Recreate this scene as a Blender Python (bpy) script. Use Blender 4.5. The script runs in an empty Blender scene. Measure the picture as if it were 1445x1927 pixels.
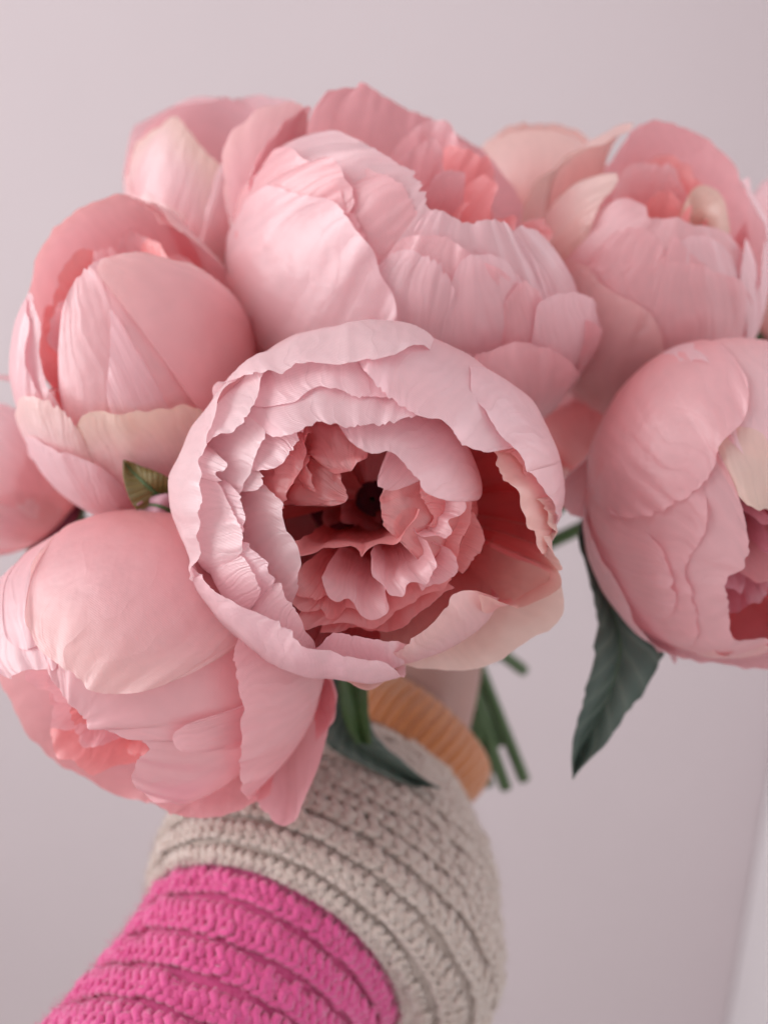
import bpy, math, random
import numpy as np
from mathutils import Vector, noise

random.seed(7)
scene = bpy.context.scene
COL = scene.collection
R = math.radians

# ------------------------------------------------------------------ camera
CAM = np.array([0.0, 0.0, 1.45])
PITCH = R(20.5)
FWD = np.array([0, math.cos(PITCH), -math.sin(PITCH)])
UP = np.array([0, math.sin(PITCH), math.cos(PITCH)])
RIGHT = np.array([1.0, 0, 0])
F = 1766.0
cd = bpy.data.cameras.new('camera')
cam = bpy.data.objects.new('camera', cd)
COL.objects.link(cam)
cam.location = CAM
cam.rotation_euler = (R(90) - PITCH, 0, 0)
cd.sensor_fit = 'HORIZONTAL'
cd.sensor_width = 36
cd.lens = 36 * F / 1445
cd.clip_start = 0.01
cd.clip_end = 20
cd.dof.use_dof = True
cd.dof.focus_distance = 0.196
cd.dof.aperture_fstop = 11.0
scene.camera = cam

# ------------------------------------------------------------------ world and light
w = bpy.data.worlds.new('World')
scene.world = w
w.use_nodes = True
w.node_tree.nodes['Background'].inputs[0].default_value = (1.0, 0.95, 0.965, 1)
w.node_tree.nodes['Background'].inputs[1].default_value = 0.64


def area(name, loc, target, size, size_y, power, color):
    l = bpy.data.lights.new(name, 'AREA')
    l.shape = 'RECTANGLE'
    l.size = size
    l.size_y = size_y
    l.energy = power
    l.color = color
    o = bpy.data.objects.new(name, l)
    COL.objects.link(o)
    o.location = loc
    o.rotation_euler = (Vector(target) - Vector(loc)).to_track_quat('-Z', 'Y').to_euler()
    return o


area('window_light', (-0.72, 0.06, 1.62), (0.0, 0.27, 1.36), 0.6, 0.9, 4.9, (1.0, 0.985, 0.985))
area('room_light', (0.9, 0.45, 1.75), (0.05, 0.3, 1.36), 0.7, 0.8, 1.7, (0.96, 0.96, 1.0))

scene.view_settings.view_transform = 'Standard'
scene.view_settings.look = 'None'
scene.view_settings.gamma = 1
scene.view_settings.exposure = 0.28
scene.render.engine = 'CYCLES'
scene.cycles.use_denoising = True
scene.cycles.max_bounces = 9
scene.cycles.diffuse_bounces = 8
scene.cycles.glossy_bounces = 2
scene.cycles.use_adaptive_sampling = True
scene.cycles.adaptive_threshold = 0.03
scene.cycles.transmission_bounces = 8

# ------------------------------------------------------------------ maths helpers
def ray(px, py):
    return np.array([(px - 722.5) / F, (963.5 - py) / F, 1.0])


def to_world(c):
    c = np.asarray(c, float)
    return CAM + c[..., 0:1] * RIGHT + c[..., 1:2] * UP + c[..., 2:3] * FWD


def at(px, py, d):
    return to_world(ray(px, py) * d)


def catmull(P, n, closed=False):
    """resample a polyline of any dimension as a smooth curve, n points by length"""
    P = np.asarray(P, float)
    if len(P) < 3:
        t = np.linspace(0, 1, n)[:, None]
        return P[0] * (1 - t) + P[-1] * t
    if closed:
        Q = np.vstack([P[-1], P, P[0], P[1]])
    else:
        Q = np.vstack([2 * P[0] - P[1], P, 2 * P[-1] - P[-2]])
    out = []
    for i in range(1, len(Q) - 2):
        p0, p1, p2, p3 = Q[i - 1], Q[i], Q[i + 1], Q[i + 2]
        for s in np.linspace(0, 1, 12, endpoint=False):
            out.append(0.5 * ((2 * p1) + (-p0 + p2) * s + (2 * p0 - 5 * p1 + 4 * p2 - p3) * s * s
                              + (-p0 + 3 * p1 - 3 * p2 + p3) * s ** 3))
    out.append(P[0] if closed else P[-1])
    out = np.array(out)
    L = np.concatenate([[0], np.cumsum(np.linalg.norm(np.diff(out, axis=0), axis=1))])
    t = np.linspace(0, L[-1], n)
    return np.stack([np.interp(t, L, out[:, k]) for k in range(out.shape[1])], 1)


def n1(x, seed):
    return noise.noise(Vector((x, seed * 7.31, seed * 3.17)))


def link(name, me, parent=None, mat=None):
    o = bpy.data.objects.new(name, me)
    COL.objects.link(o)
    if parent is not None:
        o.parent = parent
    if mat is not None:
        me.materials.append(mat)
    return o


def grid_mesh(name, V, uv=True, closed_u=False):
    """V: (rows, cols, 3) -> mesh with smooth quads and uv"""
    nr, nc = V.shape[:2]
    verts = V.reshape(-1, 3)
    faces, uvs = [], []
    cmax = nc if closed_u else nc - 1
    for i in range(nr - 1):
        for j in range(cmax):
            j2 = (j + 1) % nc
            faces.append((i * nc + j, i * nc + j2, (i + 1) * nc + j2, (i + 1) * nc + j))
            if uv:
                u0, u1 = j / cmax, (j + 1) / cmax
                v0, v1 = i / (nr - 1), (i + 1) / (nr - 1)
                uvs += [(u0, v0), (u1, v0), (u1, v1), (u0, v1)]
    me = bpy.data.meshes.new(name)
    me.from_pydata(verts.tolist(), [], faces)
    if uv:
        lay = me.uv_layers.new(name='UVMap')
        lay.data.foreach_set('uv', np.array(uvs, dtype=np.float32).ravel())
    me.polygons.foreach_set('use_smooth', [True] * len(me.polygons))
    me.update()
    return me


def tube_mesh(name, P, rad, sides=8, cap=True):
    P = np.asarray(P, float)
    n = len(P)
    rad = np.full(n, rad) if np.isscalar(rad) else np.asarray(rad)
    T = np.gradient(P, axis=0)
    T /= np.linalg.norm(T, axis=1)[:, None]
    up = np.array([0.31, 0.17, 0.93])
    rings = []
    a = np.cross(T[0], up)
    for i in range(n):
        a = a - T[i] * (a @ T[i])
        a /= np.linalg.norm(a)
        b = np.cross(T[i], a)
        ang = np.arange(sides) * 2 * math.pi / sides
        rings.append(P[i] + rad[i] * (np.cos(ang)[:, None] * a + np.sin(ang)[:, None] * b))
    V = np.array(rings)
    verts = V.reshape(-1, 3).tolist()
    faces = []
    for i in range(n - 1):
        for j in range(sides):
            j2 = (j + 1) % sides
            faces.append((i * sides + j, i * sides + j2, (i + 1) * sides + j2, (i + 1) * sides + j))
    if cap:
        faces.append(tuple(range(sides))[::-1])
        faces.append(tuple((n - 1) * sides + j for j in range(sides)))
    me = bpy.data.meshes.new(name)
    me.from_pydata(verts, [], faces)
    me.polygons.foreach_set('use_smooth', [True] * len(me.polygons))
    me.update()
    return me


# ------------------------------------------------------------------ materials
def new_mat(name):
    m = bpy.data.materials.new(name)
    m.use_nodes = True
    nt = m.node_tree
    for n in list(nt.nodes):
        nt.nodes.remove(n)
    return m, nt, nt.nodes, nt.links


def petal_material():
    m, nt, N, L = new_mat('satin_petal')
    out = N.new('ShaderNodeOutputMaterial')
    tc = N.new('ShaderNodeTexCoord')
    oi = N.new('ShaderNodeObjectInfo')
    sep = N.new('ShaderNodeSeparateXYZ')
    L.new(tc.outputs['UV'], sep.inputs[0])

    def math_(op, a, b=None, c=None):
        n_ = N.new('ShaderNodeMath'); n_.operation = op
        for i_, x_ in enumerate((a, b, c)):
            if x_ is None:
                continue
            if isinstance(x_, (int, float)):
                n_.inputs[i_].default_value = x_
            else:
                L.new(x_, n_.inputs[i_])
        return n_.outputs[0]
    nv = N.new('ShaderNodeTexNoise'); nv.inputs['Scale'].default_value = 2.6; nv.inputs['Detail'].default_value = 2
    L.new(tc.outputs['UV'], nv.inputs['Vector'])
    # petal colour: deeper towards the foot of each petal, a cream wash from the rim on some (object colour alpha)
    foot = N.new('ShaderNodeMapRange'); foot.interpolation_type = 'SMOOTHSTEP'
    foot.inputs['From Min'].default_value = 0.72
    foot.inputs['From Max'].default_value = 0.15
    L.new(sep.outputs['Y'], foot.inputs['Value'])
    fcol = N.new('ShaderNodeMix'); fcol.data_type = 'RGBA'; fcol.blend_type = 'MULTIPLY'
    fcol.inputs[7].default_value = (1.0, 0.70, 0.685, 1)
    L.new(foot.outputs[0], fcol.inputs['Factor']); L.new(oi.outputs['Color'], fcol.inputs[6])
    ramp = N.new('ShaderNodeMapRange'); ramp.interpolation_type = 'SMOOTHSTEP'
    ramp.inputs['From Min'].default_value = 0.68
    ramp.inputs['From Max'].default_value = 1.22
    L.new(math_('MULTIPLY_ADD', nv.outputs['Fac'], 0.5, sep.outputs['Y']), ramp.inputs['Value'])
    cream = N.new('ShaderNodeMix'); cream.data_type = 'RGBA'
    L.new(math_('MULTIPLY', ramp.outputs[0], oi.outputs['Alpha']), cream.inputs['Factor'])
    L.new(fcol.outputs[2], cream.inputs[6])
    cream.inputs[7].default_value = (0.90, 0.71, 0.60, 1)
    # fine pressed veins fanning from foot to rim, streaky dye along them, twill weave
    vph = math_('MULTIPLY_ADD', sep.outputs['X'], 30.0, math_('MULTIPLY', nv.outputs['Fac'], 12.0))
    vein = math_('POWER', math_('ABSOLUTE', math_('SINE', vph)), 0.4)
    vein2 = math_('SINE', math_('MULTIPLY', vph, 3.3))
    wv = N.new('ShaderNodeTexWave'); wv.inputs['Scale'].default_value = 850; wv.bands_direction = 'DIAGONAL'
    L.new(tc.outputs['Object'], wv.inputs['Vector'])
    nb = N.new('ShaderNodeTexNoise'); nb.inputs['Scale'].default_value = 170; nb.inputs['Detail'].default_value = 3
    L.new(tc.outputs['Object'], nb.inputs['Vector'])
    hsv = N.new('ShaderNodeHueSaturation')
    val = math_('MULTIPLY_ADD', vein2, 0.012, math_('MULTIPLY_ADD', nb.outputs['Fac'], 0.10, 0.95))
    L.new(cream.outputs[2], hsv.inputs['Color']); L.new(val, hsv.inputs['Value'])
    h = math_('MULTIPLY', wv.outputs['Fac'], 0.00002)
    h = math_('MULTIPLY_ADD', nb.outputs['Fac'], 0.00040, h)
    h = math_('MULTIPLY_ADD', vein, 0.00010, h)
    h = math_('MULTIPLY_ADD', vein2, 0.000025, h)
    b2 = N.new('ShaderNodeBump'); b2.inputs['Strength'].default_value = 1.0; b2.inputs['Distance'].default_value = 1.0
    L.new(h, b2.inputs['Height'])
    df = N.new('ShaderNodeBsdfDiffuse'); L.new(hsv.outputs[0], df.inputs['Color']); L.new(b2.outputs[0], df.inputs['Normal'])
    gm = N.new('ShaderNodeGamma'); gm.inputs['Gamma'].default_value = 1.25
    L.new(hsv.outputs[0], gm.inputs['Color'])     # light that passes through the dyed cloth takes up more colour
    tr = N.new('ShaderNodeBsdfTranslucent'); L.new(gm.outputs[0], tr.inputs['Color'])
    mx = N.new('ShaderNodeMixShader'); mx.inputs[0].default_value = 0.50
    L.new(df.outputs[0], mx.inputs[1]); L.new(tr.outputs[0], mx.inputs[2])
    gl = N.new('ShaderNodeBsdfGlossy')
    gl.inputs['Roughness'].default_value = 0.42
    gl.inputs['Color'].default_value = (1, 0.96, 0.98, 1)
    L.new(b2.outputs[0], gl.inputs['Normal'])
    lw = N.new('ShaderNodeLayerWeight'); lw.inputs['Blend'].default_value = 0.25
    mg = N.new('ShaderNodeMixShader')
    L.new(math_('MULTIPLY_ADD', lw.outputs['Facing'], 0.20, 0.075), mg.inputs[0])
    L.new(mx.outputs[0], mg.inputs[1]); L.new(gl.outputs[0], mg.inputs[2])
    L.new(mg.outputs[0], out.inputs[0])
    return m


def leaf_material(name, c1, c2, rough=0.45):
    m, nt, N, L = new_mat(name)
    out = N.new('ShaderNodeOutputMaterial')
    tc = N.new('ShaderNodeTexCoord')
    nz = N.new('ShaderNodeTexNoise'); nz.inputs['Scale'].default_value = 60; nz.inputs['Detail'].default_value = 4
    L.new(tc.outputs['Object'], nz.inputs['Vector'])
    mix = N.new('ShaderNodeMix'); mix.data_type = 'RGBA'
    L.new(nz.outputs['Fac'], mix.inputs['Factor'])
    mix.inputs[6].default_value = (*c1, 1); mix.inputs[7].default_value = (*c2, 1)
    b = N.new('ShaderNodeBump'); b.inputs['Strength'].default_value = 0.4; b.inputs['Distance'].default_value = 0.001
    if 'leaf' in name:
        # side veins slanting from the midrib
        sp = N.new('ShaderNodeSeparateXYZ'); L.new(tc.outputs['UV'], sp.inputs[0])
        a1 = N.new('ShaderNodeMath'); a1.operation = 'SUBTRACT'; L.new(sp.outputs['X'], a1.inputs[0]); a1.inputs[1].default_value = 0.5
        a2 = N.new('ShaderNodeMath'); a2.operation = 'ABSOLUTE'; L.new(a1.outputs[0], a2.inputs[0])
        a3 = N.new('ShaderNodeMath'); a3.operation = 'MULTIPLY_ADD'; L.new(a2.outputs[0], a3.inputs[0]); a3.inputs[1].default_value = -0.35
        L.new(sp.outputs['Y'], a3.inputs[2])
        a4 = N.new('ShaderNodeMath'); a4.operation = 'MULTIPLY'; L.new(a3.outputs[0], a4.inputs[0]); a4.inputs[1].default_value = 34
        a5 = N.new('ShaderNodeMath'); a5.operation = 'SINE'; L.new(a4.outputs[0], a5.inputs[0])
        a6 = N.new('ShaderNodeMath'); a6.operation = 'ABSOLUTE'; L.new(a5.outputs[0], a6.inputs[0])
        a7 = N.new('ShaderNodeMath'); a7.operation = 'POWER'; L.new(a6.outputs[0], a7.inputs[0]); a7.inputs[1].default_value = 0.4
        L.new(a7.outputs[0], b.inputs['Height'])
        mm = N.new('ShaderNodeMath'); mm.operation = 'MULTIPLY_ADD'; L.new(a7.outputs[0], mm.inputs[0]); mm.inputs[1].default_value = -0.8
        ad = N.new('ShaderNodeMath'); ad.operation = 'ADD'; L.new(nz.outputs['Fac'], ad.inputs[0]); ad.inputs[1].default_value = 0.55
        L.new(ad.outputs[0], mm.inputs[2]); L.new(mm.outputs[0], mix.inputs['Factor'])
    else:
        nz2 = N.new('ShaderNodeTexNoise'); nz2.inputs['Scale'].default_value = 400
        L.new(tc.outputs['Object'], nz2.inputs['Vector']); L.new(nz2.outputs['Fac'], b.inputs['Height'])
    p = N.new('ShaderNodeBsdfPrincipled')
    p.inputs['Roughness'].default_value = rough
    L.new(mix.outputs[2], p.inputs['Base Color']); L.new(b.outputs[0], p.inputs['Normal'])
    L.new(p.outputs[0], out.inputs[0])
    return m


def yarn_material(name, c1, c2):
    m, nt, N, L = new_mat(name)
    out = N.new('ShaderNodeOutputMaterial')
    tc = N.new('ShaderNodeTexCoord')
    nz = N.new('ShaderNodeTexNoise'); nz.inputs['Scale'].default_value = 120; nz.inputs['Detail'].default_value = 5
    L.new(tc.outputs['Object'], nz.inputs['Vector'])
    mix = N.new('ShaderNodeMix'); mix.data_type = 'RGBA'
    L.new(nz.outputs['Fac'], mix.inputs['Factor'])
    mix.inputs[6].default_value = (*c1, 1); mix.inputs[7].default_value = (*c2, 1)
    nz2 = N.new('ShaderNodeTexNoise'); nz2.inputs['Scale'].default_value = 1800; nz2.inputs['Detail'].default_value = 3
    L.new(tc.outputs['Object'], nz2.inputs['Vector'])
    b = N.new('ShaderNodeBump'); b.inputs['Strength'].default_value = 0.8; b.inputs['Distance'].default_value = 0.0006
    L.new(nz2.outputs['Fac'], b.inputs['Height'])
    p = N.new('ShaderNodeBsdfPrincipled')
    p.inputs['Roughness'].default_value = 0.9
    p.inputs['Specular IOR Level'].default_value = 0.15
    p.inputs['Sheen Weight'].default_value = 0.6
    p.inputs['Sheen Roughness'].default_value = 0.5
    L.new(mix.outputs[2], p.inputs['Base Color']); L.new(b.outputs[0], p.inputs['Normal'])
    L.new(p.outputs[0], out.inputs[0])
    return m


def wall_material(name, col):
    m, nt, N, L = new_mat(name)
    out = N.new('ShaderNodeOutputMaterial')
    tc = N.new('ShaderNodeTexCoord')
    nz = N.new('ShaderNodeTexNoise'); nz.inputs['Scale'].default_value = 160; nz.inputs['Detail'].default_value = 5
    L.new(tc.outputs['Object'], nz.inputs['Vector'])
    b = N.new('ShaderNodeBump'); b.inputs['Strength'].default_value = 0.25; b.inputs['Distance'].default_value = 0.002
    L.new(nz.outputs['Fac'], b.inputs['Height'])
    nz2 = N.new('ShaderNodeTexNoise'); nz2.inputs['Scale'].default_value = 3; nz2.inputs['Detail'].default_value = 3
    L.new(tc.outputs['Object'], nz2.inputs['Vector'])
    mix = N.new('ShaderNodeMix'); mix.data_type = 'RGBA'
    L.new(nz2.outputs['Fac'], mix.inputs['Factor'])
    mix.inputs[6].default_value = (*[c * 0.96 for c in col], 1)
    mix.inputs[7].default_value = (*[min(1, c * 1.04) for c in col], 1)
    p = N.new('ShaderNodeBsdfPrincipled'); p.inputs['Roughness'].default_value = 0.85
    L.new(mix.outputs[2], p.inputs['Base Color']); L.new(b.outputs[0], p.inputs['Normal'])
    L.new(p.outputs[0], out.inputs[0])
    return m


M_PETAL = petal_material()
M_LEAF = leaf_material('leaf_green', (0.045, 0.075, 0.062), (0.13, 0.17, 0.14))
M_OLIVE = leaf_material('leaf_olive', (0.12, 0.085, 0.02), (0.19, 0.14, 0.04))
M_STEM = leaf_material('stem_green', (0.035, 0.075, 0.022), (0.07, 0.13, 0.04))
M_SEPAL = leaf_material('sepal', (0.10, 0.035, 0.05), (0.06, 0.06, 0.03))
M_HEART = leaf_material('dark_heart_fill', (0.10, 0.010, 0.03), (0.18, 0.015, 0.04), 0.7)  # dark colour stands in for the shade inside the cup
M_MAUVE = leaf_material('mauve_bract', (0.42, 0.20, 0.26), (0.50, 0.27, 0.32))
M_PINKYARN = yarn_material('pink_yarn', (0.68, 0.075, 0.27), (0.82, 0.14, 0.37))
M_CREAMYARN = yarn_material('cream_yarn', (0.56, 0.455, 0.40), (0.69, 0.595, 0.535))
M_ORANGEYARN = yarn_material('orange_yarn', (0.44, 0.145, 0.045), (0.55, 0.21, 0.075))
M_SKIN = leaf_material('skin', (0.33, 0.18, 0.155), (0.39, 0.22, 0.19), 0.5)
M_WALL = wall_material('painted_wall', (0.635, 0.56, 0.582))
M_TRIM = wall_material('white_trim', (0.80, 0.77, 0.79))

# ------------------------------------------------------------------ setting
def wall_box(name, lo, hi, mat):
    x0, y0, z0 = lo; x1, y1, z1 = hi
    v = [(x0, y0, z0), (x1, y0, z0), (x1, y1, z0), (x0, y1, z0), (x0, y0, z1), (x1, y0, z1), (x1, y1, z1), (x0, y1, z1)]
    f = [(0, 3, 2, 1), (4, 5, 6, 7), (0, 1, 5, 4), (1, 2, 6, 5), (2, 3, 7, 6), (3, 0, 4, 7)]
    me = bpy.data.meshes.new(name); me.from_pydata(v, [], f); me.update()
    o = link(name, me, None, mat)
    o['kind'] = 'structure'
    return o


wall_box('wall', (-1.6, 0.90, 0.0), (1.6, 1.0, 2.6), M_WALL)
wall_box('wall_corner', (0.441, 0.72, 0.0), (1.6, 0.897, 2.6), M_TRIM)

wall_box('bounce_floor', (-1.6, -1.6, -0.1), (1.6, 0.897, -0.003), wall_material('bounce_floor_mat', (0.60, 0.55, 0.53)))  # unseen floor, added to cut ambient light from below and bounce some up

# ------------------------------------------------------------------ flowers
PINK = (0.935, 0.575, 0.61)
LIGHT = (0.93, 0.66, 0.70)
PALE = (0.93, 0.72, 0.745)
DEEP = (0.955, 0.43, 0.44)
CORAL = (0.955, 0.42, 0.42)
CREAM = (0.93, 0.68, 0.65)


class Flower:
    def __init__(self, label, c, d, rx, ry, rd, axis, group='peonies in the bouquet'):
        self.C = ray(*c) * d
        s = d / F
        self.r = np.array([rx * s, ry * s, rd * rx * s])
        if len(axis) == 2:                                     # pixel where the cup's axis comes out
            a = self.hit(axis[0], axis[1], 1.0, False)
        else:
            a = np.array([axis[0], axis[1], -axis[2]], float)  # right, up, toward camera
        self.a = a / np.linalg.norm(a)
        e = np.cross(self.a, [0.12, 0.9, 0.3]); self.e1 = e / np.linalg.norm(e)
        self.e2 = np.cross(self.a, self.e1)
        self.base_w = to_world(self.C - self.a * self.r * 0.98)
        o = bpy.data.objects.new('peony', None)
        COL.objects.link(o)
        o.empty_display_size = 0.01
        o.location = self.base_w
        o['label'] = label; o['category'] = 'flower'; o['group'] = group
        self.o = o
        self.n = 0
        self.seed = random.random() * 100

    # unit-space rim points -> petal mesh
    def hit(self, px, py, k, far):
        d = ray(px, py)
        o = -self.C / self.r; dd = d / self.r
        A = dd @ dd; B = 2 * o @ dd; Cc = o @ o - k * k
        disc = B * B - 4 * A * Cc
        if disc <= 0:
            return o + dd * (-B / (2 * A))
        t = (-B + (math.sqrt(disc) if far else -math.sqrt(disc))) / (2 * A)
        return o + dd * t

    def to_polar(self, q):
        r = np.linalg.norm(q, axis=1)
        th = np.arccos(np.clip(-(q @ self.a) / r, -1, 1))
        ph = np.unwrap(np.arctan2(q @ self.e2, q @ self.e1))
        return r, th, ph

    def make(self, U, tint, cream, thick, name='petal'):
        Wd = to_world(self.C + U * self.r) - self.base_w
        me = grid_mesh(name, Wd)
        o = link(name, me, self.o, M_PETAL)
        j = random.uniform(-0.02, 0.02)
        o.color = (tint[0] + j * 0.4, tint[1] + j, tint[2] + j, cream)
        self.n += 1
        return o

    def petal(self, rim, k=1.0, far=False, tint=PINK, cream=0.0, wr=0.012, jag=0.010, curl=0.0, rows=30,
              folds=0.0, thick=0.00013, sub=5.0, th0=0.22, fwd=0.0, edge=False, tuck=0.05, nf=1.0):
        self.n_seed = self.seed + self.n * 3.7
        sd = self.n_seed
        Lpx = np.sum(np.linalg.norm(np.diff(np.array(rim, float), axis=0), axis=1))
        M = int(np.clip(Lpx / sub, 20, 110))
        P = catmull(rim, M)
        C0 = self.C
        self.C = C0 + np.array([0, 0, -fwd]) * self.r
        q = np.array([self.hit(x, y, 0.0 if edge else k, far) for x, y in P])
        r, th, ph = self.to_polar(q)
        sg = 1 if ph[-1] >= ph[0] else -1
        h2 = len(ph) // 2
        i0 = int(np.argmin(sg * ph[:h2])); i1 = h2 + int(np.argmax(sg * ph[h2:]))
        r, th, ph = r[i0:i1 + 1], th[i0:i1 + 1], ph[i0:i1 + 1]
        ph = sg * (np.maximum.accumulate(sg * ph) + np.arange(len(ph)) * 1e-5)
        if curl == 0.0:
            curl = random.uniform(0.0, 0.034) * k
        o = self.loft(r, th, ph, k, tint, cream, wr, jag, curl, rows, folds, thick, sd, th0, 0.0 if (edge or far) else tuck, nf)
        self.C = C0
        return o

    def loft(self, r, th, ph, k, tint, cream, wr, jag, curl, rows, folds, thick, sd, th0=0.22, tuck=0.0, nf=1.0):
        M = len(r)
        u = np.linspace(0, 1, M)
        jn = np.array([n1(x * 9, sd) * 0.6 + (n1(x * 31, sd + 1) * 0.9 + n1(x * 80, sd + 2) * 0.6) * max(0.0, n1(x * 5, sd + 3) + 0.25) * 1.8 for x in u])
        th = th * (1 + jag * jn) * (1 - (0.13 if tuck > 0 else 0.0) * np.abs(2 * u - 1) ** 9)
        f = np.linspace(0, 1, rows)
        v = 1 - (1 - f) ** 1.6
        arc = np.concatenate([[0], np.cumsum(np.abs(np.diff(ph)) * np.sin(np.clip((th[1:] + th[:-1]) / 2, .5, 2.64)) + np.abs(np.diff(th)))])
        ruf = 0.040 * (0.35 + k * 0.65) * np.array([max(-0.25, n1(x * 3.6, sd + 11) * 1.3 + n1(x * 9, sd + 12) * 0.5) for x in arc])
        ff = random.uniform(7, 13); fp = random.uniform(0, 6)
        U = np.zeros((rows, M, 3))
        for i, vi in enumerate(v):
            s = vi ** 3
            edge = np.abs(2 * u - 1)
            rr = k * (1 - s) + r * s + (u - 0.5) * 0.006 + k * (0.024 * (0.55 - edge ** 2) - tuck * edge ** 7)
            tt = th0 + (th - th0) * vi
            pinch = 1.0 - 0.12 * (1 - vi) ** 2
            st, ct = np.sin(tt), np.cos(tt)
            D = (np.cos(ph) * st)[:, None] * self.e1 + (np.sin(ph) * st)[:, None] * self.e2 - ct[:, None] * self.a
            env = min(1, vi * 1.5)
            dsp = np.array([noise.noise(Vector(d * 2.2 * nf) + Vector((sd, 0, 0))) * 1.6
                            + noise.noise(Vector(d * 5.5 * nf) + Vector((0, sd, 0))) * 0.7 for d in D]) * wr * env
            if folds:
                # radial pleats: sharp-crested folds that fade towards the base
                fn = np.array([n1(p * ff * 0.35 + fp, sd + 5) for p in ph])
                cre = 1 - np.abs(np.sin(ph * ff * 0.5 + fp + fn * 3)) ** 0.9
                dsp = dsp + folds * cre * vi ** 1.6
            dsp = dsp + ruf * vi ** 7
            e = max(0, (vi - 0.8) / 0.2)
            dsp = dsp + curl * e * e
            U[i] = D * (rr * pinch + dsp)[:, None]
        return self.make(U, tint, cream, thick)

    def bowl(self, rim, h, tint=CORAL, cream=0.0, wr=0.02, jag=0.02, rows=24, h0=-0.6, sub=4.5, hv=None, thick=0.00013,
             flare=0.45, hole=0.45):
        """petal of the heart seen from its inner face; rim in pixels at height h along the axis"""
        sd = self.seed + self.n * 3.7
        Lpx = np.sum(np.linalg.norm(np.diff(np.array(rim, float), axis=0), axis=1))
        M = int(np.clip(Lpx / sub, 18, 90))
        P = catmull(rim, M)
        q = []
        for i, (x, y) in enumerate(P):
            d = ray(x, y)
            o = -self.C / self.r; dd = d / self.r
            hh = h if hv is None else h + hv * math.sin(math.pi * i / (M - 1))
            t = (hh - o @ self.a) / (dd @ self.a)
            q.append(o + dd * t)
        return self.bowl_unit(np.array(q), tint, cream, wr, jag, rows, h0, sd, thick, flare, hole)

    def bowl_unit(self, q, tint, cream, wr, jag, rows, h0, sd, thick, flare=0.45, hole=0.2):
        M = len(q)
        hr = q @ self.a
        pr = q - hr[:, None] * self.a
        rc = np.linalg.norm(pr, axis=1)
        ph = np.unwrap(np.arctan2(q @ self.e2, q @ self.e1))
        u = np.linspace(0, 1, M)
        jn = np.array([n1(x * 9, sd) * 0.5 + n1(x * 28, sd + 1) * 0.6 + n1(x * 70, sd + 2) * 0.4 for x in u])
        rc = rc * (1 + jag * jn)
        wn = max(3, M // 3) | 1
        pad = np.concatenate([np.full(wn // 2, rc[0]), rc, np.full(wn // 2, rc[-1])])
        rs = np.convolve(pad, np.ones(wn) / wn, 'valid')
        rc0 = rc
        U = np.zeros((rows, M, 3))
        for i, f in enumerate(np.linspace(0.02, 1, rows)):
            rc = rs * (1 - f ** 4) + rc0 * f ** 4
            rho = rc * (hole + (1 - hole - flare) * f ** 0.5 + flare * f ** 3)
            hh = h0 + (hr - h0) * (1 - (1 - f) ** 1.5)
            D = np.cos(ph)[:, None] * self.e1 + np.sin(ph)[:, None] * self.e2
            p = D * rho[:, None] + hh[:, None] * self.a + self.a * ((u - 0.5) * 0.004)[:, None]
            ds = np.array([noise.noise_vector(Vector(x * 4.5) + Vector((sd, 0, 0))) for x in p])
            ds2 = np.array([noise.noise_vector(Vector(x * 10) + Vector((0, sd, 0))) for x in p])
            U[i] = p + (ds * wr * 2.0 + ds2 * wr * 0.8) * f
        return self.make(U, tint, cream, thick)

    def heart(self, n, r0=0.2, r1=0.7, hlo=0.1, hhi=0.55, tint=CORAL, wid=0.85):
        """broad ruffled inner petals filling the cup"""
        for i in range(n):
            t = (i + 0.5) / n
            sd = self.seed + 50 + i * 2.3
            p0 = i * 2.399 + random.uniform(-.3, .3)
            rc = r0 + (r1 - r0) * t
            hh = hhi + (hlo - hhi) * t + random.uniform(-.08, .08)
            wd = wid * random.uniform(0.8, 1.2) * (0.55 + 0.2 / max(rc, .25))
            u = np.linspace(-1, 1, 40)
            ph = p0 + wd * u
            tip = 1 - np.abs(u) ** 2.6 * 0.45
            q = []
            for x, p, tp in zip(u, ph, tip):
                fr = n1(x * 2.2, sd) * 0.18 + n1(x * 6, sd + 2) * 0.04
                D = math.cos(p) * self.e1 + math.sin(p) * self.e2
                q.append(D * (rc * (0.95 + fr)) + self.a * (-0.5 + (hh + 0.5) * tp + n1(x * 7, sd + 4) * 0.035))
            self.bowl_unit(np.array(q), tint if random.random() < .6 else PINK, 0.0, 0.014, 0.012, 16, -0.7, sd, 0.00013, 0.12, 0.35)

    def backing(self, n=6, th=1.5, k=0.93, tint=PINK):
        """cup of outer petals that closes the flower all round"""
        for i in range(n):
            sd = self.seed + 200 + i * 5.1
            p0 = i * 2 * math.pi / n
            u = np.linspace(-1, 1, 30)
            ph = p0 + u * (math.pi / n * 1.35)
            tt = th * (1 - 0.28 * np.abs(u) ** 3) * (1 + 0.02 * np.array([n1(x * 4, sd) for x in u]))
            kk = k + 0.012 * (i % 3)
            self.loft(np.full(30, kk), tt, ph, kk, tint, 0.25, 0.012, 0.006, 0.0, 14, 0.0, 0.00013, sd)

    def receptacle(self, tint=(0.30, 0.05, 0.06)):
        # dark dome added deep in the cup, blocks light at the hole bottom
        rows = []
        for f in np.linspace(0.02, 1, 9):
            a_ = np.linspace(0, 2 * math.pi, 20, endpoint=False)
            rr = 0.52 * math.sin(f * math.pi * .5) * (1 + 0.1 * np.sin(a_ * 5))
            D = np.cos(a_)[:, None] * self.e1 + np.sin(a_)[:, None] * self.e2
            rows.append(D * rr[:, None] + self.a * (-0.55 - 0.35 * (1 - math.cos(f * math.pi * .5))))
        link('dark_heart_fill', grid_mesh('dark_heart_fill', to_world(self.C + np.array(rows) * self.r) - self.base_w, closed_u=True), self.o, M_HEART)
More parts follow.
